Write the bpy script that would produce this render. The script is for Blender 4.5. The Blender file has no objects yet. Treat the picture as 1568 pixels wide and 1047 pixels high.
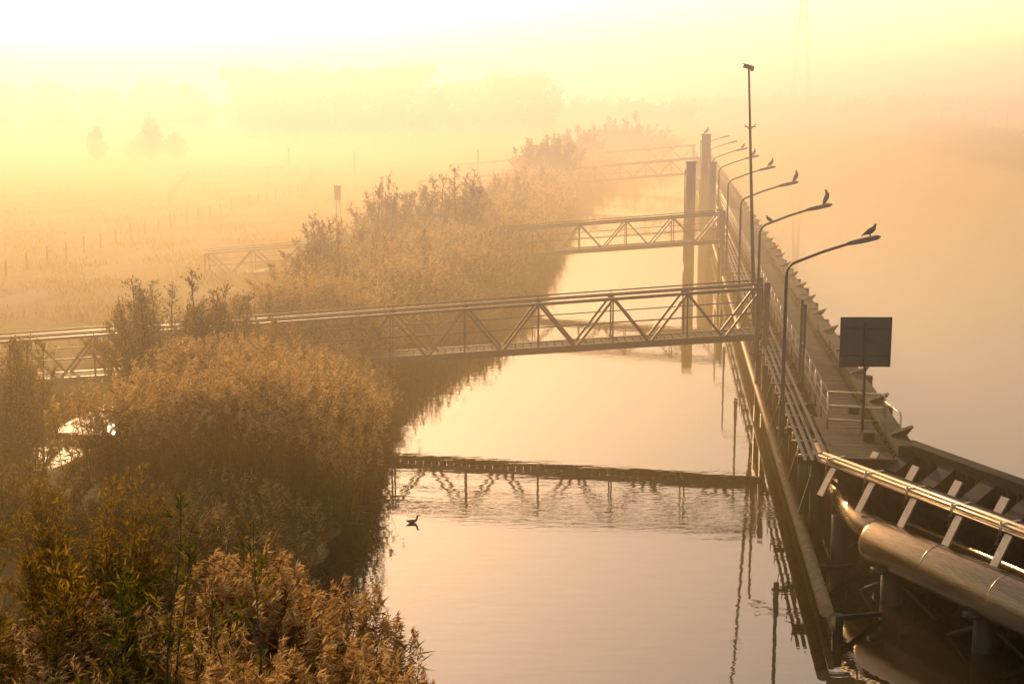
import bpy, math, random
import numpy as np
from mathutils import Vector
random.seed(7)
R = np.random.default_rng(11)
S = bpy.context.scene
COL = S.collection

# ------------------------------------------------------------------ materials
def newmat(name):
    m = bpy.data.materials.new(name); m.use_nodes = True
    nt = m.node_tree; nt.nodes.clear()
    out = nt.nodes.new('ShaderNodeOutputMaterial')
    return m, nt, out
def N(nt, t, **k):
    n = nt.nodes.new(t)
    for a, b in k.items():
        if hasattr(n, a): setattr(n, a, b)
        else: n.inputs[a].default_value = b
    return n
def ramp(nt, fac, stops):
    r = nt.nodes.new('ShaderNodeValToRGB')
    e = r.color_ramp.elements
    while len(e) < len(stops): e.new(0.5)
    for i, (p, c) in enumerate(stops):
        e[i].position = p; e[i].color = (*c, 1)
    nt.links.new(fac, r.inputs[0]); return r.outputs[0]
def solid(name, c1, c2, rough=0.6, metal=0.0, scale=3.0, bump=0.0, stretch=(1,1,1)):
    m, nt, out = newmat(name)
    tc = N(nt, 'ShaderNodeTexCoord'); mp = N(nt, 'ShaderNodeMapping'); mp.inputs['Scale'].default_value = stretch
    nt.links.new(tc.outputs['Object'], mp.inputs[0])
    no = N(nt, 'ShaderNodeTexNoise'); no.inputs['Scale'].default_value = scale; no.inputs['Detail'].default_value = 6
    no.inputs['Roughness'].default_value = .65
    nt.links.new(mp.outputs[0], no.inputs['Vector'])
    col = ramp(nt, no.outputs['Fac'], [(0.3, c1), (0.7, c2)])
    b = N(nt, 'ShaderNodeBsdfPrincipled'); b.inputs['Roughness'].default_value = rough; b.inputs['Metallic'].default_value = metal
    nt.links.new(col, b.inputs['Base Color'])
    if bump:
        bp = N(nt, 'ShaderNodeBump'); bp.inputs['Strength'].default_value = bump; bp.inputs['Distance'].default_value = .02
        nt.links.new(no.outputs['Fac'], bp.inputs['Height']); nt.links.new(bp.outputs[0], b.inputs['Normal'])
    nt.links.new(b.outputs[0], out.inputs[0]); return m
def leafmat(name, stops, trans=.5):
    m, nt, out = newmat(name)
    g = N(nt, 'ShaderNodeNewGeometry')
    tc = N(nt, 'ShaderNodeTexCoord')
    no = N(nt, 'ShaderNodeTexNoise'); no.inputs['Scale'].default_value = .7; no.inputs['Detail'].default_value = 3
    nt.links.new(tc.outputs['Object'], no.inputs['Vector'])
    mx = N(nt, 'ShaderNodeMath', operation='MULTIPLY_ADD'); mx.inputs[1].default_value = .5
    nt.links.new(g.outputs['Random Per Island'], mx.inputs[0])
    sb = N(nt, 'ShaderNodeMath', operation='MULTIPLY'); sb.inputs[1].default_value = .5
    nt.links.new(no.outputs['Fac'], sb.inputs[0]); nt.links.new(sb.outputs[0], mx.inputs[2])
    col = ramp(nt, mx.outputs[0], stops)
    d = N(nt, 'ShaderNodeBsdfDiffuse'); t = N(nt, 'ShaderNodeBsdfTranslucent')
    nt.links.new(col, d.inputs[0]); nt.links.new(col, t.inputs[0])
    ms = N(nt, 'ShaderNodeMixShader'); ms.inputs[0].default_value = trans
    nt.links.new(d.outputs[0], ms.inputs[1]); nt.links.new(t.outputs[0], ms.inputs[2])
    nt.links.new(ms.outputs[0], out.inputs[0]); return m

M_steel = solid('painted_steel', (.07,.05,.034), (.12,.085,.057), .5, .3, 4)
M_galv  = solid('galvanised_steel', (.42,.33,.22), (.60,.48,.34), .34, .8, 6)
M_pipe  = solid('brushed_pipe_steel', (.24,.17,.09), (.50,.37,.22), .24, .9, 8, .25, (1,.15,8))
M_dark  = solid('dark_steel', (.014,.008,.004), (.032,.020,.010), .6, .2, 3)
M_wood  = solid('weathered_timber', (.016,.010,.005), (.042,.026,.012), .85, 0, 5, .6, (1,1,.2))
M_moss  = solid('mossy_timber', (.018,.015,.004), (.05,.036,.010), .9, 0, 4, .5)
M_deck  = solid('deck_boards', (.03,.021,.012), (.07,.048,.027), .8, 0, 6, .4)
M_rust  = solid('ochre_fender_steel', (.20,.12,.05), (.42,.27,.12), .55, .2, 5, .3)
M_pile  = solid('pile_steel', (.08,.05,.025), (.16,.105,.05), .6, .2, 2, .3)
M_feather = solid('grey_feathers', (.02,.018,.015), (.05,.042,.034), .7, 0, 20)
M_bark  = solid('bark', (.03,.02,.012), (.07,.05,.03), .9, 0, 8, .4)
M_reed  = leafmat('reed_leaf', [(.2,(.055,.024,.003)),(.5,(.14,.064,.008)),(.8,(.30,.155,.022))], .55)
M_plume = leafmat('reed_plume', [(.2,(.30,.165,.055)),(.5,(.52,.32,.11)),(.8,(.72,.49,.20))], .65)
M_willow= leafmat('willow_leaf', [(.2,(.065,.042,.003)),(.5,(.19,.112,.008)),(.8,(.45,.265,.018))], .6)
M_green = leafmat('green_willow_leaf', [(.2,(.028,.034,.003)),(.5,(.08,.078,.006)),(.8,(.32,.22,.012))], .6)
M_far   = leafmat('distant_leaf', [(.2,(.04,.028,.008)),(.5,(.08,.055,.012)),(.8,(.13,.09,.02))], .5)
M_grass = leafmat('grass_blade', [(.2,(.13,.08,.012)),(.5,(.26,.16,.025)),(.8,(.40,.26,.045))], .5)

# ------------------------------------------------------------------ mesh builder
class MB:
    def __init__(s): s.v=[]; s.f=[]; s.m=[]; s.cur=0
    def quadbox(s, P):
        b=len(s.v); s.v += [tuple(p) for p in P]
        for f in ((0,3,2,1),(4,5,6,7),(0,1,5,4),(1,2,6,5),(2,3,7,6),(3,0,4,7)):
            s.f.append(tuple(b+i for i in f)); s.m.append(s.cur)
    def beam(s, p, q, w, h, up=(0,0,1)):
        p=Vector(p); q=Vector(q); d=(q-p).normalized(); u=Vector(up)
        if abs(d.dot(u))>.98: u=Vector((1,0,0)) if abs(d.x)<.9 else Vector((0,1,0))
        a=d.cross(u).normalized(); c=a.cross(d).normalized()
        P=[]
        for e in (p,q):
            for i,j in ((-1,-1),(1,-1),(1,1),(-1,1)): P.append(e+a*(i*w/2)+c*(j*h/2))
        s.quadbox(P)
    def box(s, x0,x1,y0,y1,z0,z1):
        s.quadbox([(x0,y0,z0),(x1,y0,z0),(x1,y1,z0),(x0,y1,z0),(x0,y0,z1),(x1,y0,z1),(x1,y1,z1),(x0,y1,z1)])
    def tube(s, pts, r, n=8, cap=True):
        pts=[Vector(p) for p in pts]; k=len(pts)
        rr=r if isinstance(r,(list,tuple)) else [r]*k
        a=None; b0=len(s.v)
        for i in range(k):
            t=(pts[min(i+1,k-1)]-pts[max(i-1,0)]).normalized()
            if a is None:
                u=Vector((0,0,1)) if abs(t.z)<.9 else Vector((1,0,0))
                a=t.cross(u).normalized()
            else: a=(a-t*a.dot(t)).normalized()
            c=t.cross(a)
            for j in range(n):
                g=2*math.pi*j/n
                s.v.append(tuple(pts[i]+(a*math.cos(g)+c*math.sin(g))*rr[i]))
        for i in range(k-1):
            for j in range(n):
                j2=(j+1)%n
                s.f.append((b0+i*n+j,b0+i*n+j2,b0+(i+1)*n+j2,b0+(i+1)*n+j)); s.m.append(s.cur)
        if cap:
            s.f.append(tuple(b0+j for j in range(n))[::-1]); s.m.append(s.cur)
            s.f.append(tuple(b0+(k-1)*n+j for j in range(n))); s.m.append(s.cur)
    def obj(s, name, mats, parent=None, smooth=False):
        me=bpy.data.meshes.new(name); me.from_pydata(s.v,[],s.f)
        for m in mats: me.materials.append(m)
        me.polygons.foreach_set('material_index', s.m)
        if smooth: me.polygons.foreach_set('use_smooth',[len(f)==4 for f in s.f])
        me.update(); o=bpy.data.objects.new(name, me); COL.objects.link(o)
        if parent: o.parent=parent
        return o
def empty(name, loc=(0,0,0)):
    o=bpy.data.objects.new(name,None); o.location=loc; COL.objects.link(o); return o
def quadmesh(name, V, F, mi, mats):
    me=bpy.data.meshes.new(name); me.vertices.add(len(V)); me.vertices.foreach_set('co', np.asarray(V,dtype=np.float32).ravel())
    F=np.asarray(F,dtype=np.int32); me.loops.add(F.size); me.loops.foreach_set('vertex_index',F.ravel())
    me.polygons.add(len(F)); me.polygons.foreach_set('loop_start', np.arange(len(F),dtype=np.int32)*4)
    for m in mats: me.materials.append(m)
    me.polygons.foreach_set('material_index', np.asarray(mi,dtype=np.int32))
    me.update(calc_edges=True); me.validate()
    o=bpy.data.objects.new(name,me); COL.objects.link(o); return o
def unit(a): return a/np.maximum(np.linalg.norm(a,axis=1,keepdims=True),1e-9)
def diamonds(C,D,L,W):
    n=len(C); D=unit(D); Sd=unit(np.cross(D, R.normal(size=(n,3))))
    L=np.broadcast_to(L,(n,))[:,None]; W=np.broadcast_to(W,(n,))[:,None]
    V=np.stack([C, C+D*L*.4+Sd*W/2, C+D*L, C+D*L*.4-Sd*W/2],axis=1)
    return V.reshape(-1,3)

# ------------------------------------------------------------------ terrain
SH_Y=np.array([-50,22,27,30,34.4,40.6,62,75,83,110,172,230,290,383,520,560])
SH_X=np.array([-1.8,-2.0,-2.5,-4.8,-5.6,-4.7,-5.4,-2.2,0.,3.,7.7,16,28,48,72,76])
def shore(y): return np.interp(y,SH_Y,SH_X)
DITCH=np.array([(-19,30),(-15.6,48),(-14.6,56),(-12.6,68),(-12,82),(-14,93)],float)
def ditchdist(X,Y):
    d=np.full(X.shape,1e9)
    for a,b in zip(DITCH[:-1],DITCH[1:]):
        ab=b-a; t=np.clip(((X-a[0])*ab[0]+(Y-a[1])*ab[1])/(ab@ab),0,1)
        d=np.minimum(d,np.hypot(X-a[0]-t*ab[0],Y-a[1]-t*ab[1]))
    return d
def ss(a,b,x): t=np.clip((x-a)/(b-a),0,1); return t*t*(3-2*t)
def spit(Y): return np.interp(Y,[-100,150,282,400,487,530,640],[400,200,100,112,133,150,150])
def height(X,Y):
    wob=.35*np.sin(Y*.9)+.25*np.sin(Y*2.3+1)
    dl=np.maximum(shore(Y)-X+wob, (Y-560)*.4)
    dl=np.maximum(dl,(X-spit(Y))*.5)
    z=-1.2+2.2*ss(-2.2,1.8,dl)
    dd=ditchdist(X,Y)
    z=np.minimum(z,-.5+1.5*ss(1.5,3.2,dd))
    return z
def axis(segs):
    out=[]
    for a,b,st in segs: out+=list(np.arange(a,b,st))
    out.append(segs[-1][1]); return np.array(out)
ax=axis([(-3000,-600,200),(-600,-100,20),(-100,-30,2.5),(-30,20,.6),(20,160,2.5),(160,600,20),(600,3000,200)])
ay=axis([(-200,10,15),(10,110,.8),(110,300,2.5),(300,700,8),(700,3600,200)])
GX,GY=np.meshgrid(ax,ay); GZ=height(GX,GY)
nx,ny=len(ax),len(ay)
idx=np.arange(nx*ny).reshape(ny,nx)
F=np.stack([idx[:-1,:-1],idx[:-1,1:],idx[1:,1:],idx[1:,:-1]],-1).reshape(-1,4)
M_ground,nt,out=newmat('meadow_ground')
tc=N(nt,'ShaderNodeTexCoord')
n1=N(nt,'ShaderNodeTexNoise'); n1.inputs['Scale'].default_value=.12; n1.inputs['Detail'].default_value=9; n1.inputs['Roughness'].default_value=.7
n2=N(nt,'ShaderNodeTexNoise'); n2.inputs['Scale'].default_value=2.5; n2.inputs['Detail'].default_value=6
nt.links.new(tc.outputs['Object'],n1.inputs['Vector']); nt.links.new(tc.outputs['Object'],n2.inputs['Vector'])
c=ramp(nt,n1.outputs['Fac'],[(.3,(.07,.04,.005)),(.5,(.17,.10,.012)),(.7,(.30,.18,.025))])
b=N(nt,'ShaderNodeBsdfPrincipled'); b.inputs['Roughness'].default_value=.95
bp=N(nt,'ShaderNodeBump'); bp.inputs['Strength'].default_value=.9; bp.inputs['Distance'].default_value=.25
nt.links.new(n2.outputs['Fac'],bp.inputs['Height']); nt.links.new(bp.outputs[0],b.inputs['Normal'])
nt.links.new(c,b.inputs['Base Color']); nt.links.new(b.outputs[0],out.inputs[0])
g=quadmesh('ground',np.stack([GX.ravel(),GY.ravel(),GZ.ravel()],1),F,np.zeros(len(F)),[M_ground])
g.data.polygons.foreach_set('use_smooth',[True]*len(g.data.polygons))

# water
M_water,nt,out=newmat('canal_water')
tc=N(nt,'ShaderNodeTexCoord')
mp=N(nt,'ShaderNodeMapping'); mp.inputs['Scale'].default_value=(.6,1.6,1)
nt.links.new(tc.outputs['Object'],mp.inputs[0])
w1=N(nt,'ShaderNodeTexNoise'); w1.inputs['Scale'].default_value=1.4; w1.inputs['Detail'].default_value=3
nt.links.new(mp.outputs[0],w1.inputs['Vector'])
sx=N(nt,'ShaderNodeMapping'); sx.inputs['Location'].default_value=(-3.2,-40.2,0)
nt.links.new(tc.outputs['Object'],sx.inputs[0])
sc=N(nt,'ShaderNodeMapping'); sc.inputs['Scale'].default_value=(1/8.,1/2.6,0)
nt.links.new(sx.outputs[0],sc.inputs[0])
ln=N(nt,'ShaderNodeVectorMath',operation='LENGTH'); nt.links.new(sc.outputs[0],ln.inputs[0])
mk=N(nt,'ShaderNodeMapRange',interpolation_type='SMOOTHSTEP'); mk.inputs[1].default_value=1.05; mk.inputs[2].default_value=.3; mk.inputs[3].default_value=.0; mk.inputs[4].default_value=.65
nt.links.new(ln.outputs['Value'],mk.inputs[0])
w2=N(nt,'ShaderNodeTexNoise'); w2.inputs['Scale'].default_value=2.6; w2.inputs['Detail'].default_value=2; w2.inputs['Distortion'].default_value=.6
sc2=N(nt,'ShaderNodeMapping'); sc2.inputs['Scale'].default_value=(.5,1.9,1); sc2.inputs['Rotation'].default_value=(0,0,.12)
nt.links.new(sx.outputs[0],sc2.inputs[0]); nt.links.new(sc2.outputs[0],w2.inputs['Vector'])
mm=N(nt,'ShaderNodeMath',operation='MULTIPLY'); nt.links.new(w2.outputs['Fac'],mm.inputs[0]); nt.links.new(mk.outputs[0],mm.inputs[1])
ad=N(nt,'ShaderNodeMath',operation='MULTIPLY_ADD'); ad.inputs[1].default_value=.27
nt.links.new(w1.outputs['Fac'],ad.inputs[0]); nt.links.new(mm.outputs[0],ad.inputs[2])
bp=N(nt,'ShaderNodeBump'); bp.inputs['Strength'].default_value=1; bp.inputs['Distance'].default_value=.013
nt.links.new(ad.outputs[0],bp.inputs['Height'])
b=N(nt,'ShaderNodeBsdfPrincipled'); b.inputs['Base Color'].default_value=(.04,.027,.008,1); b.inputs['Roughness'].default_value=.015; b.inputs['IOR'].default_value=2.4
nt.links.new(bp.outputs[0],b.inputs['Normal']); nt.links.new(b.outputs[0],out.inputs[0])
w=MB(); w.v=[(-400,-200,0),(900,-200,0),(900,800,0),(-400,800,0)]; w.f=[(0,1,2,3)]; w.m=[0]
w.obj('canal_water',[M_water])

# fog
def fog(name,x0,x1,y0,y1,z0,z1,dens,g,col):
    m,nt,out=newmat(name); v=N(nt,'ShaderNodeVolumeScatter'); v.inputs['Color'].default_value=(*col,1)
    v.inputs['Density'].default_value=dens; v.inputs['Anisotropy'].default_value=g
    ab=N(nt,'ShaderNodeVolumeAbsorption'); ab.inputs['Color'].default_value=(*col,1); ab.inputs['Density'].default_value=dens
    ads=N(nt,'ShaderNodeAddShader'); nt.links.new(v.outputs[0],ads.inputs[0]); nt.links.new(ab.outputs[0],ads.inputs[1])
    nt.links.new(ads.outputs[0],out.inputs['Volume'])
    q=MB(); q.box(x0,x1,y0,y1,z0,z1); q.obj(name,[m])
fog('morning_fog',-1600,1600,26,1800,5.502,32,.0052,.52,(1,.91,.86))
fog('ground_mist',-1600,1600,26,1800,-2.6,5.5,.0102,.64,(1,.79,.44))

# ------------------------------------------------------------------ jetty
K=.108; nn=math.hypot(1,K)
def J(Y,o,z): return Vector((9.5+K*(Y-53.2)+o/nn, Y-o*K/nn, z))
JE=232
jet=empty('mooring_jetty')
m=MB()
Y=37.0
while Y<JE:
    st=.22 if Y<110 else 1.0
    m.beam(J(Y,.98,2.55),J(Y,2.28,2.55+random.uniform(-.006,.006)),st-.03,.06); Y+=st
for o in (1.05,1.6,2.2): m.beam(J(36.6,o,2.42),J(JE,o,2.42),.12,.18)
m.obj('deck',[M_deck],jet)
m=MB()
m.tube([J(y,-.05,.75) for y in (30.0,60,120,JE)],.15,10)
m.beam(J(30.0,.12,.45),J(JE,.12,.45),.12,.3)
m.obj('waler',[M_rust],jet,True)
m=MB()
Y=30.2
while Y<JE:
    if Y>36:
        m.tube([J(Y,.45,-1.5),J(Y,.45,2.45)],.2,10)
        m.beam(J(Y,-.1,2.36),J(Y,2.3,2.36),.16,.2)
        m.beam(J(Y,-.02,.8),J(Y,.4,2.3),.1,.1)
        m.beam(J(Y,.45,.6),J(Y+3,.45,2.2),.09,.09)
        m.tube([J(Y,1.9,-1.5),J(Y,1.9,2.4)],.22,10)
    else:
        m.tube([J(Y,.25,-1.5),J(Y,.25,.6)],.12,10)
        m.beam(J(Y,.1,.5),J(Y+1.5,1.4,.1),.1,.1)
    Y+=3.4
m.beam(J(36,1.2,1.2),J(JE,1.2,1.2),.15,.25)
m.obj('support_frames',[M_dark],jet)
m=MB()
for o,z,r in ((.02,2.6,.05),(.2,2.62,.055),(.38,2.6,.045),(.6,2.58,.06)):
    m.tube([J(36.2,o,z),J(JE,o,z)],r,8)
Y=37
while Y<JE:
    m.beam(J(Y,-.12,2.5),J(Y,.75,2.5),.06,.05)
    m.beam(J(Y,-.1,2.5),J(Y,-.1,2.75),.05,.03); Y+=1.6
m.obj('service_pipes',[M_galv],jet,True)
m=MB()
Y=39.6
while Y<JE:
    m.tube([J(Y,.95,2.5),J(Y,.95,3.7)],.03,6); Y+=1.7
for z in (3.7,3.35,3.0): m.tube([J(39.6,.95,z),J(JE,.95,z)],.025 if z<3.6 else .032,6)
a=J(39.6,.95,0); bq=J(39.4,2.5,0)
for z in (3.7,3.3,2.9):
    m.tube([(a.x,a.y,z),(bq.x-.12,bq.y,z),(bq.x-.03,bq.y,z-.04),(bq.x,bq.y,z-.14),(bq.x,bq.y,2.5)] if z==3.7 else [(a.x,a.y,z),(bq.x,bq.y,z)],.035,6)
m.tube([(bq.x,bq.y,3.5),(bq.x+.02,bq.y-1.5,3.5),(bq.x+.02,bq.y-1.6,3.4),(bq.x+.02,bq.y-1.6,2.5)],.03,6)
m.obj('railing',[M_galv],jet,True)
m=MB()
Y=36.0
while Y<JE:
    st=.34 if Y<120 else 1.5
    h=3.0+random.uniform(-.05,.03)
    p=J(Y,2.5,0); m.beam((p.x,p.y,-1.5),(p.x,p.y,h-.3),.12,st-.02); Y+=st
m.cur=1
Y=36.0
while Y<JE:
    dz=random.uniform(-.04,.04); m.beam(J(Y,2.56,2.92+dz),J(Y+3.98,2.56+random.uniform(-.04,.04),2.92+dz),.42,.28); Y+=4
m.cur=0
Y=37
while Y<JE:
    p=J(Y,2.85,0); m.tube([(p.x,p.y,-1.5),(p.x,p.y,3.0+random.uniform(-.1,.15))],.17,8)
    m.quadbox([J(Y,2.3,3.1),J(Y,2.72,3.1),J(Y+.25,2.72,3.1),J(Y+.25,2.3,3.1),J(Y,2.35,3.14),J(Y,2.9,3.34),J(Y+.25,2.9,3.34),J(Y+.25,2.35,3.14)])
    Y+=4.2
m.obj('timber_fender',[M_wood,M_moss],jet)
m=MB()
m.cur=1; Y=36.15
while Y<41:
    m.beam(J(Y,.72,2.63),J(Y,2.3,2.63+random.uniform(-.008,.008)),.17,.05); Y+=.2
m.cur=0
m.beam(J(36.05,.6,2.55),J(36.05,2.5,2.55),.12,.3)
for y in (38.2,41.5): 
    m.beam(J(y,1.9,2.66),J(y,1.9,2.9),.22,.3)
for y,o in ((46.5,.9),(47.6,.9)):
    m.beam(J(y,o,2.5),J(y,o,5.2),.09,.09)
m.obj('access_platform',[M_dark,M_deck],jet)

# skewed near section
T0=Vector((8.05,36.2,2.62)); T1=Vector((15.2,20.5,2.62)); td=(T1-T0).normalized(); tn=Vector((-td.y,td.x,0))
if tn.x<0: tn=-tn
W0=Vector((10.35,36.1,0)); W1=Vector((16.6,20.5,0))
m=MB()
for o,z,r in ((0,.06,.05),(.14,.1,.055),(.3,.05,.05)):
    m.tube([T0+tn*o+Vector((0,0,z)),T1+tn*o+Vector((0,0,z))],r,8)
m.beam(T0+tn*.15-Vector((0,0,.05)),T1+tn*.15-Vector((0,0,.05)),.42,.05)
L=(T1-T0).length; s=.5
while s<L:
    p=T0+td*s
    m.beam(p+tn*-.12+Vector((0,0,.1)),p+tn*.45+Vector((0,0,.1)),.09,.05)
    m.beam(p+tn*-.12+Vector((0,0,-.15)),p+tn*-.12+Vector((0,0,.16)),.06,.05)
    s+=1.55
m.obj('cable_tray',[M_galv],jet,True)
m=MB(); s=.7
while s<L:
    p=T0+td*s
    m.beam(p-tn*.05+Vector((0,0,-.1)),p-tn*.45+Vector((0,0,-.78)),.05,.22,up=td)
    m.beam(p+tn*1.30+Vector((0,0,.18)),p+tn*1.05+Vector((0,0,-.2)),.05,.26,up=td)
    s+=1.55
m.obj('support_brackets',[M_galv],jet)
m=MB(); s=.3
while s<L:
    p=T0+td*s; t=s/L; q=Vector((W0.x+(W1.x-W0.x)*t,W0.y+(W1.y-W0.y)*t,2.3))
    m.beam(Vector((p.x,p.y,2.3)),q,.18,.26)
    m.beam(Vector((q.x,q.y,2.35))-tn*.75,Vector((q.x,q.y,2.75))-tn*.08,.5,.3)
    m.beam(p-Vector((0,0,.4)),Vector((q.x,q.y,.2)),.12,.12)
    m.beam(Vector((p.x,p.y,2.3))+tn*.5,Vector((p.x,p.y,-1.5))+tn*.6,.16,.16)
    m.beam(Vector((p.x,p.y,-.1))+tn*.2,Vector((q.x,q.y,2.0))+td*1.3,.14,.14)
    s+=1.55
m.beam(T0+tn*.5-Vector((0,0,.4)),T1+tn*.5-Vector((0,0,.4)),.2,.3)
m.beam(T0+tn*.9-Vector((0,0,.3)),T1+tn*.9-Vector((0,0,.3)),.25,.35)
m.beam(T0+tn*.8-Vector((0,0,1.9)),T1+tn*.8-Vector((0,0,1.9)),.25,.35)
m.obj('cantilever_frames',[M_dark],jet)
m=MB(); LW=(W1-W0).length; s=0
while s<LW:
    p=W0+(W1-W0).normalized()*s
    m.beam((p.x,p.y,-1.5),(p.x,p.y,2.85+random.uniform(-.04,.02)),.14,.32,); s+=.36
m.cur=1
m.beam(W0+Vector((.05,0,2.95)),W1+Vector((.05,0,2.95)),.4,.26)
m.obj('timber_wall',[M_wood,M_moss],jet)

# pipe
pipe=empty('steel_pipeline')
m=MB()
def bez(ps,n=10):
    out=[ps[0]]
    for i in range(1,len(ps)-1):
        a=(ps[i]+ps[i-1])/2 if i>1 else ps[i].lerp(ps[i-1],.35); c=ps[i].lerp(ps[i+1],.25)
        for k in range(n+1):
            t=k/n; out.append(a*(1-t)**2+ps[i]*2*t*(1-t)+c*t*t)
    out.append(ps[-1]); return out
m.tube(bez([Vector((9.3,42,1.6)),Vector((8.65,34.6,1.5)),Vector((9.3,32.5,1.4))]),.34,24)
p0=Vector((8.85,33.1,1.35)); p1=Vector((14.3,20.5,1.35)); pd=(p1-p0).normalized()
m.tube([p0-pd*.16,p0-pd*.12,p0-pd*.05,p0+pd*.08,p1],[.36,.47,.53,.56,.56],40)
for s in (2.2,4.4,6.6,8.8,11):
    m.tube([p0+pd*(s-.03),p0+pd*(s-.015),p0+pd*(s+.015),p0+pd*(s+.03)],[.555,.572,.572,.555],40,False)
for dx,dz,r in ((.85,.35,.12),(.95,-.1,.16)):
    m.tube([p0+tn*dx+Vector((0,0,dz)),p1+tn*dx+Vector((0,0,dz))],r,14)
m.obj('pipe',[M_pipe],pipe,True)
m=MB()
for s in (.6,3.8,7.0,10.2):
    p=p0+pd*s; m.tube([(p.x,p.y,-1.5),(p.x,p.y,.9)],.26,18)
    m.beam((p.x-.5,p.y-.2,.86),(p.x+.5,p.y+.2,.86),.3,.12)
    m.beam((p.x,p.y,.7),(p.x+1.3,p.y-1.7,-.5),.1,.1)
    m.beam((p.x-.1,p.y-.1,.6),(p.x-.7,p.y+1.5,-.4),.12,.12)
m.tube([(8.5,35.5,-1.5),(8.5,35.5,1.3)],.22,14)
m.obj('pipe_supports',[M_dark],pipe,True)

# ------------------------------------------------------------------ gangways
def gangway(Y,xr,xl,zlr,ztr,ztl,panels,start=0):
    m=MB(); H=ztr-zlr; w=1.25
    def P(t,top,side): 
        x=xr+(xl-xr)*t; zt=ztr+(ztl-ztr)*t; z=zt if top else zt-H*(1-.12*t)
        return Vector((x,Y+side,z))
    for sd in (0,w):
        m.beam(P(0,1,sd),P(1,1,sd),.11,.11); m.beam(P(0,0,sd),P(1,0,sd),.14,.26)
        m.tube([P(0,1,sd)+Vector((0,-.02,.16)),P(1,1,sd)+Vector((0,-.02,.16))],.03,6)
        for f in (.36,.62) if sd else (.5,):
            m.tube([P(0,1,sd).lerp(P(0,0,sd),f),P(1,1,sd).lerp(P(1,0,sd),f)],.024,6)
        for i in range(panels):
            t0=i/panels; t1=(i+.5)/panels; t2=(i+1)/panels
            m.beam(P(t0,1,sd),P(t1,0,sd),.09,.09); m.beam(P(t1,0,sd),P(t2,1,sd),.09,.09)
            m.beam(P(t0,1,sd),P(t0,0,sd),.06,.06)
            m.beam(P(t0,1,sd),P(t0,1,sd)+Vector((0,0,.16)),.03,.03)
        m.beam(P(1,1,sd),P(1,0,sd),.1,.1)
    for i in range(panels*2+1):
        t=i/(panels*2); m.beam(P(t,0,.07),P(t,0,w-.07),.1,.14)
    m.cur=1
    n=int(abs(xl-xr)/.3)
    for i in range(n):
        m.beam(P((i+.5)/n,0,.09)+Vector((0,0,.09)),P((i+.5)/n,0,w-.09)+Vector((0,0,.09)),.26,.03)
    m.cur=0
    e=P(1,0,0); m.beam((e.x,Y-.3,e.z-.3),(e.x,Y+w+.3,e.z-.3),.6,.5)
    for sd in (-.12,w+.12): m.beam((xr+.15,Y+sd,-1.5),(xr+.15,Y+sd,ztr+.25),.2,.2)
    m.beam((xr+.15,Y-.1,zlr-.28),(xr+.15,Y+w+.1,zlr-.28),.25,.25)
    m.obj('truss_gangway',[M_steel,M_deck])
gangway(53.2,9.45,-21.5,2.97,4.80,2.58,11)
gangway(88.5,13.0,-19.2,2.97,4.66,2.22,11)
gangway(167,21.6,-11,2.97,4.6,1.9,11)
gangway(204,25.8,-9,2.97,4.8,2.0,11)

for x,y,z,r in ((12.45,99.6,7.3,.36),(16.9,125,8.5,.42),(15.7,112,6.7,.3),(17.5,128,7.0,.3)):
    m=MB(); m.tube([(x,y,-2),(x,y,z)],r,16); m.tube([(x,y,z),(x,y,z+.12)],r*1.12,16)
    m.tube([(x-r*1.1,y,.3),(x-r*1.1,y,z-.4)],.04,6); 
    for k in range(int(z*2)): m.beam((x-r*1.1,y-.15,.4+k*.45),(x-r*1.1,y+.15,.4+k*.45),.03,.03)
    m.obj('mooring_pile',[M_pile],None,True)

# lamps
def lamp(Y,o=-.28):
    p=J(Y,o,0); m=MB(); x,y=p.x,p.y
    m.tube([(x,y,2.2),(x,y,3.3)],.085,10); m.tube([(x,y,3.3),(x,y,6.95)],[.06,.045],10)
    pts=[(x,y,6.95)]
    for k in range(1,7):
        a=k/6*math.radians(68); pts.append((x+.38*(1-math.cos(a)),y,6.95+.38*math.sin(a)))
    pts+= [(x+1.0,y,7.6),(x+1.72,y,7.83)]
    m.tube(pts,.04,10)
    h0=Vector((x+1.68,y,7.83)); h1=Vector((x+2.62,y,8.04))
    def sec(p,w,hh): return [p+Vector((0,-w,-hh)),p+Vector((0,w,-hh)),p+Vector((0,w*.7,hh)),p+Vector((0,-w*.7,hh))]
    secs=[sec(h0,.04,.035),sec(h0.lerp(h1,.12),.07,.06),sec(h0.lerp(h1,.45),.13,.07),sec(h0.lerp(h1,.9),.14,.06),sec(h1,.07,.02)]
    for A,B in zip(secs[:-1],secs[1:]): m.quadbox(A+B)
    m.beam((x-.14,y,2.45),(x+.35,y,2.45),.22,.06)
    m.obj('street_lamp',[M_steel],None,False)
    return Vector((x,y,0)), h0, h1
LY=[40.2,52.2,65.9,80,94.5,108,124,140]
LP=[lamp(y) for y in LY]

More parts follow.
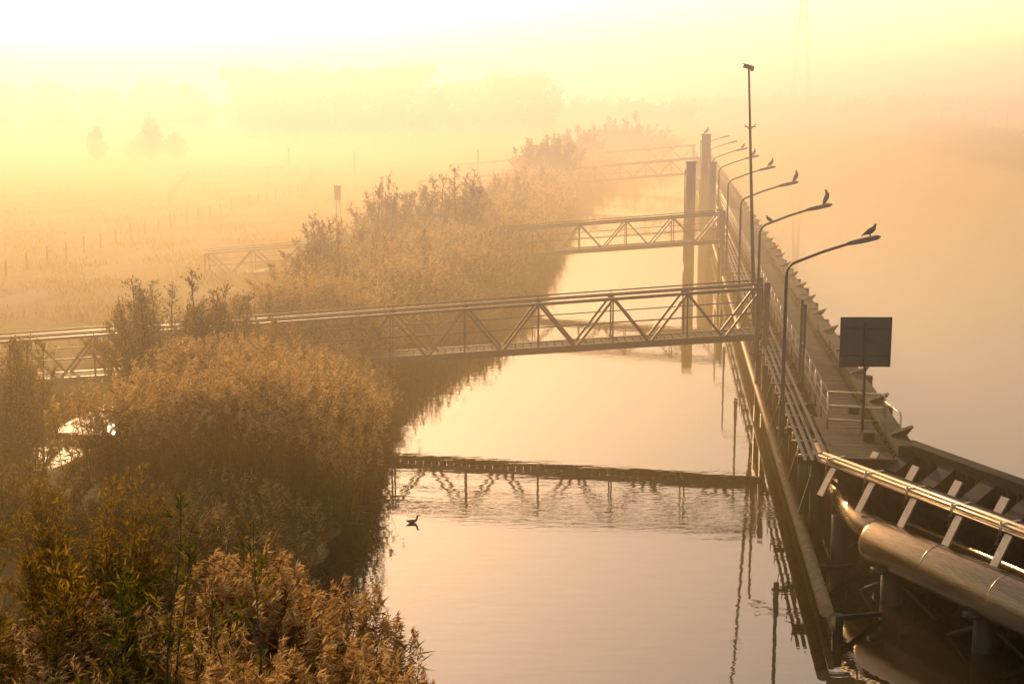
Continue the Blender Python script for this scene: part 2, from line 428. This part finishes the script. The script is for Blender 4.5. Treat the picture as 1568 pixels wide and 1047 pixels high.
# mast
m=MB(); b0=J(57,-.05,2.2); tp=Vector((9.32,57,13.0))
m.tube([b0,b0.lerp(tp,.5),tp],[.085,.065,.045],10)
e=b0.lerp(tp,.79)
m.beam(e-Vector((.22,0,-.1)),e+Vector((0,0,-.12)),.03,.03)
m.beam(e+Vector((.24,0,.12)),e+Vector((0,0,-.12)),.03,.03)
m.beam(e-Vector((.22,0,0)),e+Vector((.24,0,0)),.03,.03)
m.beam(tp+Vector((-.22,0,.12)),tp+Vector((.16,0,.02)),.14,.15)
m.beam(tp+Vector((-.26,0,.21)),tp+Vector((.1,0,.12)),.18,.02)
m.tube([tp+Vector((.12,0,.1)),tp+Vector((.14,0,-.1))],[.1,.06],10)
m.beam(b0.lerp(tp,.12)-Vector((.12,0,.0)),b0.lerp(tp,.12)+Vector((.12,0,0)),.2,.45)
m.obj('camera_mast',[M_steel],None,True)

# sign
m=MB(); sx_,sy_=9.84,38.95
m.tube([(sx_,sy_,2.6),(sx_,sy_,4.75)],.04,10)
m.cur=1; m.box(sx_-.69,sx_+.69,sy_+.05,sy_+.075,4.545,5.895); m.cur=0
for x0,x1,z0,z1 in ((-.715,-.69,4.52,5.92),(.69,.715,4.52,5.92)): m.box(sx_+x0,sx_+x1,sy_+.03,sy_+.085,z0,z1)
for z0,z1 in ((4.52,4.545),(5.895,5.92)): m.box(sx_-.69,sx_+.69,sy_+.03,sy_+.085,z0,z1)
for z in (4.85,5.6): m.box(sx_-.66,sx_+.66,sy_+.015,sy_+.047,z-.02,z+.02)
m.box(sx_-.05,sx_+.05,sy_-.01,sy_+.012,4.6,5.8)
m.obj('navigation_sign',[M_dark,solid('sign_back',(.03,.022,.015),(.045,.033,.022),.6,.1,3)])

# ------------------------------------------------------------------ birds
def me_bird(name,vs,es,rs,loc,rot,sc):
    me=bpy.data.meshes.new(name); me.from_pydata(vs,es,[]); me.materials.append(M_feather)
    o=bpy.data.objects.new(name,me); COL.objects.link(o)
    bpy.context.view_layer.objects.active=o
    md=o.modifiers.new('skin','SKIN'); md.use_smooth_shade=True
    sv=me.skin_vertices[0].data if len(me.skin_vertices) else None
    if sv is not None:
        for i,r in enumerate(rs):
            sv[i].radius = r if isinstance(r,tuple) else (r,r)
        sv[0].use_root=True
    s=o.modifiers.new('sub','SUBSURF'); s.levels=1; s.render_levels=2
    o.location=loc; o.rotation_euler=(0,0,rot); o.scale=(sc,)*3; return o
def bird(name,loc,rot,sc,up=.5,neck=.1):
    ca,sa=math.cos(up),math.sin(up)
    def B(a,h=0): return (a*ca-h*sa,0,.13+a*sa+h*ca)
    hd=B(.15+neck*.5,.05+neck)
    vs=[B(0),B(.07,.0),B(.12,.02),B(.14+neck*.3,.03+neck*.5),hd,
        (hd[0]+.035,0,hd[2]+.004),(hd[0]+.07,0,hd[2]-.006),
        B(-.08),B(-.15,-.005),B(-.22,-.01),
        (.01,.025,.07),(.01,.025,.01),(.045,.025,.003),(.01,-.025,.07),(.01,-.025,.01),(.045,-.025,.003)]
    es=[(0,1),(1,2),(2,3),(3,4),(4,5),(5,6),(0,7),(7,8),(8,9),(0,10),(10,11),(11,12),(0,13),(13,14),(14,15)]
    rs=[(.075,.075),(.07,.07),(.052,.052),(.03,.03),(.035,.035),(.012,.012),(.004,.004),(.058,.052),(.032,.022),(.024,.008),.012,.006,.006,.012,.006,.006]
    return me_bird(name,vs,es,rs,loc,rot,sc)
def onhead(i,t): 
    _,h0,h1=LP[i]; p=h0.lerp(h1,t); return (p.x,p.y,p.z+.06)
bird('pigeon',onhead(0,.68),0,1.25,.5,.03)
bird('cormorant',onhead(1,.75),-.2,1.5,1.15,.06)
bird('cormorant',onhead(2,.85),.2,1.4,1.0,.06)
bird('cormorant',onhead(3,.7),.3,1.4,.7,.06)
bird('cormorant',onhead(4,.6),.3,1.4,.8,.06)
bird('pigeon',onhead(5,.6),.3,1.2,.6,.04)
p=LP[1][0]; bird('pigeon',(p.x+.35,p.y,7.37),math.pi,.9,.5,.03)
bird('gull',(16.9,125,8.62),0,1.8,.7,.05)
vs=[(0,0,.05),(.1,0,.06),(.16,0,.1),(.18,0,.19),(.2,0,.25),(.25,0,.245),(.29,0,.235),(-.1,0,.06),(-.2,0,.1)]
me_bird('duck',vs,[(0,1),(1,2),(2,3),(3,4),(4,5),(5,6),(0,7),(7,8)],[(.08,.06),(.07,.055),(.04,.04),(.03,.03),(.04,.04),(.016,.01),(.01,.005),(.065,.045),(.02,.015)],(-2.85,39,0),.2,.85)

# ------------------------------------------------------------------ vegetation
def reeds(name,X,Y,Z,hmin,hmax,scale=1.0,nleaf=6,npl=12,hf=None):
    n=len(X); hn=.5+.2*np.sin(X*.8+Y*.35)+.2*np.sin(Y*.9-X*.5)+.2*np.sin(X*2.3+Y*1.7)
    H=(hmin+(hmax-hmin)*np.clip(hn+R.normal(0,.3,n),-.1,1.35))
    if hf is not None: H=H*hf(X,Y)
    base=np.stack([X,Y,Z],1)
    lean=R.normal(0,.13,(n,2)); top=base+np.stack([lean[:,0]*H,lean[:,1]*H,H],1)
    VV=[];MI=[]
    d=top-base; V=diamonds(base,d,np.linalg.norm(d,axis=1),.02*scale); VV.append(V); MI.append(np.zeros(n))
    t=R.uniform(.15,.92,(n,nleaf)); C=(base[:,None]+d[:,None]*t[...,None]).reshape(-1,3)
    az=R.uniform(0,2*np.pi,len(C)); el=R.uniform(-.35,1.1,len(C))
    D=np.stack([np.cos(az),np.sin(az),el],1)
    VV.append(diamonds(C,D,R.uniform(.3,.65,len(C))*scale**.5,.032*scale)); MI.append(np.zeros(len(C)))
    C=(top[:,None]+R.normal(0,.025,(n,npl,3))-np.array([0,0,1])*R.uniform(0,.3,(n,npl,1))).reshape(-1,3)
    wd=np.repeat(R.normal(.3,.8,n),npl)
    D=np.stack([np.cos(wd)*.6,np.sin(wd)*.6,R.uniform(-.5,.8,len(C))],1)+R.normal(0,.25,(len(C),3))
    VV.append(diamonds(C,D,R.uniform(.08,.22,len(C))*scale**.5,.03*scale)); MI.append(np.ones(len(C)))
    V=np.concatenate(VV); F=np.arange(len(V)).reshape(-1,4)
    return quadmesh(name,V,F,np.concatenate(MI),[M_reed,M_plume])
def sample(n,y0,y1,d0,d1):
    Y=R.uniform(y0,y1,n); X=shore(Y)-R.uniform(d0,d1,n)
    Z=np.maximum(height(X,Y),-.6); k=(ditchdist(X,Y)>2.3)&(Z>-.5); return X[k],Y[k],Z[k]
def hf1(X,Y):
    f=1-.45*ss(45,49,Y)*(1-ss(54.5,57,Y)); f*=1-.45*ss(-10,-12,X)*ss(42,46,Y)
    return f
reeds('reed_bed',*sample(13000,37.5,60,-.5,7.0),1.9,3.1,hf=hf1)
reeds('reed_bed',*sample(1300,19,27,-.5,3.6),.9,2.1,1.0,8,34)
reeds('reed_bed',*sample(700,19,27,3.4,6.8),.7,1.4)
reeds('reed_bed',*sample(700,28,37.5,-.3,4),.4,1.2)
reeds('reed_bed',*sample(10000,60,105,-.5,7.5),1.8,3.0,1.5,5,8)
reeds('reed_bed',*sample(8000,105,240,-.5,7),1.8,3.0,2.4,4,5)
n=7000; Ys=R.uniform(270,490,n); Xs=spit(Ys)+R.uniform(0,1,n)**2*22
reeds('spit_reed_bed',Xs,Ys,np.maximum(height(Xs,Ys),0),1.2,3.0,6,3,1)

def shrub(name,x,y,h,spread,nsh,nleaf,LL,LW,mat,base=.4,trunk=.03,z0=None,jit=.16,cone=.45,tw=1.0):
    z0=float(height(np.array([x]),np.array([y]))[0]) if z0 is None else z0
    st=MB(); Cs=[];Ds=[]
    for i in range(nsh):
        az=random.uniform(0,6.283); rr=base*math.sqrt(random.random()); b=np.array([x+rr*math.cos(az),y+rr*math.sin(az),z0-.1])
        u=random.uniform(.05,1); til=spread*u
        hh=h*random.uniform(.66,1.0)*(1-cone*u); az+=random.uniform(-.8,.8)
        o=np.array([math.cos(az)*til,math.sin(az)*til,0])*h/hh
        ts=np.linspace(0,1,8); wob=np.array([random.gauss(0,.05),random.gauss(0,.05),0])*hh
        P=lambda t: b+np.outer(t**1.35,o)*hh+np.outer(t,[0,0,hh])+np.outer(np.sin(t*5),wob*.6)
        pp=P(ts); st.tube([tuple(q) for q in pp],[trunk*hh/3*(1-.88*t)+.004 for t in ts],4,False)
        nt_=max(4,int(nleaf/9))
        for k in range(nt_):
            t=random.uniform(.12,.98); q=P(np.array([t]))[0]; L=(hh*.26*(1.15-t)*random.uniform(.5,1.2)+.12)*tw
            a2=random.uniform(0,6.283); dd=np.array([math.cos(a2)*.75,math.sin(a2)*.75,random.uniform(.4,1.5)]); dd/=np.linalg.norm(dd)
            e=q+dd*L; st.tube([tuple(q),tuple(e)],[.006+trunk*.08,.002],3,False)
            m_=9; tt=R.uniform(.1,1.1,m_)
            Cs.append(q+np.outer(tt*L,dd)+R.normal(0,jit*.2,(m_,3)))
            Ds.append(dd+R.normal(0,.6,(m_,3)))
        m_=nleaf//4; tt=R.uniform(.3,1,m_); Cs.append(P(tt)+R.normal(0,jit*.3,(m_,3))); Ds.append(np.tile(o*.5+np.array([0,0,.7]),(m_,1))+R.normal(0,.5,(m_,3)))
    C=np.concatenate(Cs); D=np.concatenate(Ds); V=diamonds(C,D,R.uniform(.6,1.2,len(C))*LL,LW)
    V0=np.array(st.v); F0=np.array(st.f); F=np.concatenate([F0,np.arange(len(V)).reshape(-1,4)+len(V0)])
    return quadmesh(name,np.concatenate([V0,V]),F,np.concatenate([np.zeros(len(F0)),np.ones(len(V)//4)]),[M_bark,mat])
B='willow_bush'
shrub(B,-16.4,45,5.6,.20,46,420,.14,.045,M_willow,1.1,.03)
shrub(B,-16.2,42.0,2.4,.4,26,200,.13,.04,M_willow,.9)
shrub(B,-12.2,50.0,5.2,.40,64,380,.15,.045,M_willow,1.8,.03)
shrub(B,-10.0,50.3,4.2,.42,50,320,.14,.04,M_willow,1.6)
shrub(B,-10.6,57,3.9,.4,36,260,.15,.045,M_willow,1.4)
shrub(B,-13.4,62,3.6,.35,22,200,.15,.045,M_willow,1.0)
shrub(B,-9.6,66,4.4,.42,36,240,.17,.05,M_willow,1.6)
shrub(B,-8.9,75,5.4,.4,40,280,.18,.06,M_willow,1.6)
shrub(B,-6.0,78,4.4,.5,40,260,.18,.06,M_willow,1.8)
shrub(B,-3.6,82,3.6,.5,32,240,.18,.06,M_willow,1.7)
shrub(B,-8.0,92,6.6,.36,44,320,.20,.065,M_willow,1.8)
shrub(B,-4.4,95,6.9,.34,44,320,.20,.065,M_willow,1.7)
shrub(B,-1.8,103,5.0,.45,34,260,.22,.07,M_willow,1.8)
shrub(B,-1.0,120,5.2,.45,34,260,.24,.08,M_willow,2.0)
shrub(B,1.6,140,4.8,.5,34,240,.26,.09,M_willow,2.2)
shrub(B,3.6,165,7.2,.4,40,280,.3,.12,M_far,2.4)
shrub(B,6.0,185,6.5,.45,36,260,.32,.13,M_far,2.6)
shrub(B,10,215,7.2,.5,36,260,.36,.15,M_far,2.8)
shrub(B,20,258,8.5,.5,40,280,.42,.17,M_far,3.5)
shrub(B,26,275,8.5,.55,40,280,.42,.17,M_far,3.5)
# foreground
G='willow_sapling'
shrub(G,-4.2,22.2,4.9,.05,1,130,.22,.042,M_green,.05,.012,tw=.8,cone=0)
shrub(G,-4.8,22.0,3.9,.14,3,90,.2,.038,M_green,.2,.011,tw=.8)
shrub(G,-5.7,22.2,5.6,.10,2,140,.22,.040,M_green,.25,.012,tw=.8,cone=.1)
shrub(G,-6.5,22.0,4.8,.16,4,110,.2,.036,M_green,.3,.011,tw=.8)
shrub(G,-7.5,24.6,4.3,.14,5,150,.2,.038,M_green,.4,.012,tw=.55)
shrub(G,-8.7,24.2,3.7,.25,12,220,.18,.036,M_willow,.7,.014)
shrub(G,-8.4,27.5,3.3,.35,26,300,.15,.034,M_willow,1.0,.016)
shrub(B,-9.6,31,3.0,.42,40,320,.13,.034,M_willow,1.4,.02)
shrub(B,-6.6,25.5,1.3,.45,24,200,.12,.03,M_willow,1.0,.02)
shrub(B,-12.5,35,2.0,.5,36,280,.13,.034,M_willow,1.7,.02)
shrub(B,-9.6,34.5,1.4,.5,26,200,.12,.032,M_willow,1.3,.02)
shrub(B,-7.6,33.0,1.3,.5,26,200,.12,.032,M_willow,1.2,.02)
for x,y,h,w_,nb in ((-71,245,6.6,.30,26),(-61.5,245,8.2,.42,34),(-57.8,246.5,5.4,.5,22),(-64.8,246.5,4.6,.5,20)):
    shrub('pasture_tree',x,y,h,w_,nb,260,.26,.15,M_willow,.4,.06,jit=.8,cone=.6,tw=1.5)

def treeline(name,specs,leaf=1.0,per=900):
    Cs=[];st=MB()
    for x,y,h,w_ in specs:
        st.tube([(x,y,.8),(x+random.uniform(-.5,.5),y,h*.45),(x,y,h*.85)],[.35,.25,.06],5,False)
        nb=14
        for k in range(nb):
            a=random.uniform(0,6.283); r=w_*.5*random.uniform(.1,.9); zc=h*random.uniform(.12,.88); f=1-abs(zc/h-.45)*.7
            c=np.array([x+r*math.cos(a)*f,y+r*math.sin(a)*f,zc]); s_=random.uniform(.10,.26)*w_
            st.tube([(x,y,zc*.6),tuple(c)],[.12,.04],3,False)
            q=unit(R.normal(size=(per//nb,3)))*R.uniform(.2,1.25,(per//nb,1))**.6*np.array([s_,s_,s_*.95]); Cs.append(c+q)
    C=np.concatenate(Cs); V=diamonds(C,R.normal(size=C.shape),R.uniform(.7,1.4,len(C))*leaf,leaf*.8)
    V0=np.array(st.v); F0=np.array(st.f); F=np.concatenate([F0,np.arange(len(V)).reshape(-1,4)+len(V0)])
    quadmesh(name,np.concatenate([V0,V]),F,np.concatenate([np.zeros(len(F0)),np.ones(len(V)//4)]),[M_bark,M_far])
sp=[]
def row(px0,px1,c,ztop,w_,step):
    x=px0
    while x<px1:
        sp.append(((x-784)*c/2178.,c+random.uniform(-8,24),ztop*random.uniform(.84,1.05),w_*random.uniform(.9,1.2))); x+=step*random.uniform(.8,1.15)
row(-60,335,370,16.5,13,26); row(362,640,350,20,14,21); row(655,745,380,16,12,21); row(752,850,360,19,13,18)
treeline('distant_tree_row',sp,.9,1500)
sp=[]; row(860,1050,460,11,11,22); row(1040,1700,585,11.5,13,22)
treeline('far_bank_tree_row',sp,1.4,600)

n=60000; Yg=55+R.uniform(0,1,n)**1.4*120; Xg=shore(Yg)-8-R.uniform(0,1,n)*(.45*Yg+5)
Zg=height(Xg,Yg); k=(Zg>.7); Xg,Yg,Zg=Xg[k],Yg[k],Zg[k]
cl=(np.sin(Xg*.7+Yg*.31)+np.sin(Xg*.23-Yg*.52)+R.normal(0,.6,len(Xg)))>.2
C=np.stack([Xg,Yg,Zg-.03],1)[cl]; V=diamonds(C,np.stack([R.normal(0,.35,len(C)),R.normal(0,.35,len(C)),np.ones(len(C))],1),R.uniform(.15,.5,len(C)),.07)
quadmesh('meadow_grass',V,np.arange(len(V)).reshape(-1,4),np.zeros(len(V)//4),[M_grass])

m=MB(); pts=[(-30,62),(-26.5,80),(-24,104),(-18.6,131),(-12,170),(-4,215)]
for (a,b_),(c_,d_) in zip(pts[:-1],pts[1:]):
    i=len(m.v); m.v+=[(a-1.1,b_,1.008),(a+1.1,b_,1.008),(c_+1.1,d_,1.008),(c_-1.1,d_,1.008)]; m.f.append((i,i+1,i+2,i+3)); m.m.append(0)
m.obj('gravel_path',[solid('gravel',(.10,.07,.02),(.2,.14,.05),.95,0,3,.6)])

def fence(pts,step,h,rails):
    m=MB()
    for a,b_ in zip(pts[:-1],pts[1:]):
        a=Vector((*a,1)); b_=Vector((*b_,1)); L=(b_-a).length; k=0
        while k*step<L:
            p=a.lerp(b_,k*step/L); hh=h*random.uniform(.85,1.06); m.beam((p.x,p.y,.8),(p.x+random.uniform(-.06,.06),p.y,1+hh),.10,.10); k+=1
        for z in rails: m.beam((a.x,a.y,1+z),(b_.x,b_.y,1+z),.02,.02 if len(rails)<3 else .07)
    m.obj('pasture_fence',[M_pile])
fence([(-31.5,84),(-28.5,120),(-24,163)],3.2,1.15,(.5,.95))
fence([(-36,150),(-43,190)],3.5,1.15,(.5,.95))
fence([(-43,190),(-26,200)],2.2,1.3,(.4,.8,1.2))
fence([(-24,163),(-26,200)],3.5,1.15,(.5,.95))
m=MB(); x,y=-14.4,118
m.tube([(x-.2,y,.8),(x-.12,y,4.6)],.05,6); m.tube([(x+.3,y,.8),(x+.05,y,4.6)],.05,6); m.box(x-.3,x+.25,y-.09,y-.06,3.4,4.6)
m.obj('waterway_sign',[M_dark])
for x,y,h in ((-12.3,135,3.2),(-4.5,190,3.6),(-22,200,3.0),(-33,212,3.0)):
    m=MB(); m.tube([(x,y,.8),(x,y,1+h)],.1,8); m.box(x-.16,x+.16,y-.16,y+.16,1+h,1+h+.18); m.obj('marker_post',[M_wood])

m=MB(); x,y=122,610
def leg(s): return [(x-s,y-s),(x+s,y-s),(x+s,y+s),(x-s,y+s)]
lv=[(0,5),(12,3.6),(24,2.6),(36,1.8),(48,1.2),(60,.8),(70,.3)]
for (z0,s0),(z1,s1) in zip(lv[:-1],lv[1:]):
    A=leg(s0);Bq=leg(s1)
    for i in range(4):
        j=(i+1)%4
        m.beam((*A[i],z0),(*Bq[i],z1),.35,.35); m.beam((*A[i],z0),(*Bq[j],z1),.2,.2); m.beam((*A[j],z0),(*Bq[i],z1),.2,.2)
for z,w_ in ((44,6),(52,7),(60,5)):
    m.beam((x-w_,y,z),(x+w_,y,z),.3,.3); m.beam((x-w_,y,z),(x,y,z+3),.2,.2); m.beam((x+w_,y,z),(x,y,z+3),.2,.2)
m.obj('electricity_pylon',[M_steel])
for i in range(5):
    x=118+i*6; y=395; m=MB(); m.tube([(x,y,.8),(x,y,8)],.1,6); m.tube([(x,y,8),(x+.5,y,8.3),(x+1.6,y,8.4)],.08,6); m.beam((x+1.5,y,8.4),(x+2.3,y,8.45),.25,.12)
    m.obj('quay_lamp',[M_steel])

# ------------------------------------------------------------------ light, world, camera
az=math.radians(-16); el=math.radians(13)
sv=Vector((math.sin(az)*math.cos(el),math.cos(az)*math.cos(el),math.sin(el)))
ld=bpy.data.lights.new('sun','SUN'); ld.energy=5; ld.angle=math.radians(.6); ld.color=(1,.65,.32)
lo=bpy.data.objects.new('sun',ld); COL.objects.link(lo); lo.rotation_euler=sv.to_track_quat('Z','Y').to_euler()
W=bpy.data.worlds.new('World'); S.world=W; W.use_nodes=True; nt=W.node_tree; nt.nodes.clear()
sk=nt.nodes.new('ShaderNodeTexSky'); sk.sky_type='NISHITA'; sk.sun_disc=False; sk.sun_elevation=el; sk.sun_rotation=az; sk.dust_density=1.4; sk.air_density=1.0; sk.ozone_density=.5
mxx=nt.nodes.new('ShaderNodeMix'); mxx.data_type='RGBA'; mxx.blend_type='MULTIPLY'; mxx.inputs[0].default_value=1
mxx.inputs[7].default_value=(1.95,1.50,1.24,1)
bg=nt.nodes.new('ShaderNodeBackground'); bg.inputs[1].default_value=.15; o=nt.nodes.new('ShaderNodeOutputWorld')
nt.links.new(sk.outputs[0],mxx.inputs[6]); nt.links.new(mxx.outputs[2],bg.inputs[0]); nt.links.new(bg.outputs[0],o.inputs[0])
cd=bpy.data.cameras.new('camera'); cd.lens=50; cd.sensor_width=36; cd.clip_end=6000; cd.clip_start=.1
co=bpy.data.objects.new('camera',cd); COL.objects.link(co); co.location=(0,0,12); co.rotation_euler=(math.radians(90-9.86),0,0)
S.camera=co
S.view_settings.view_transform='Standard'; S.view_settings.look='None'; S.view_settings.exposure=0
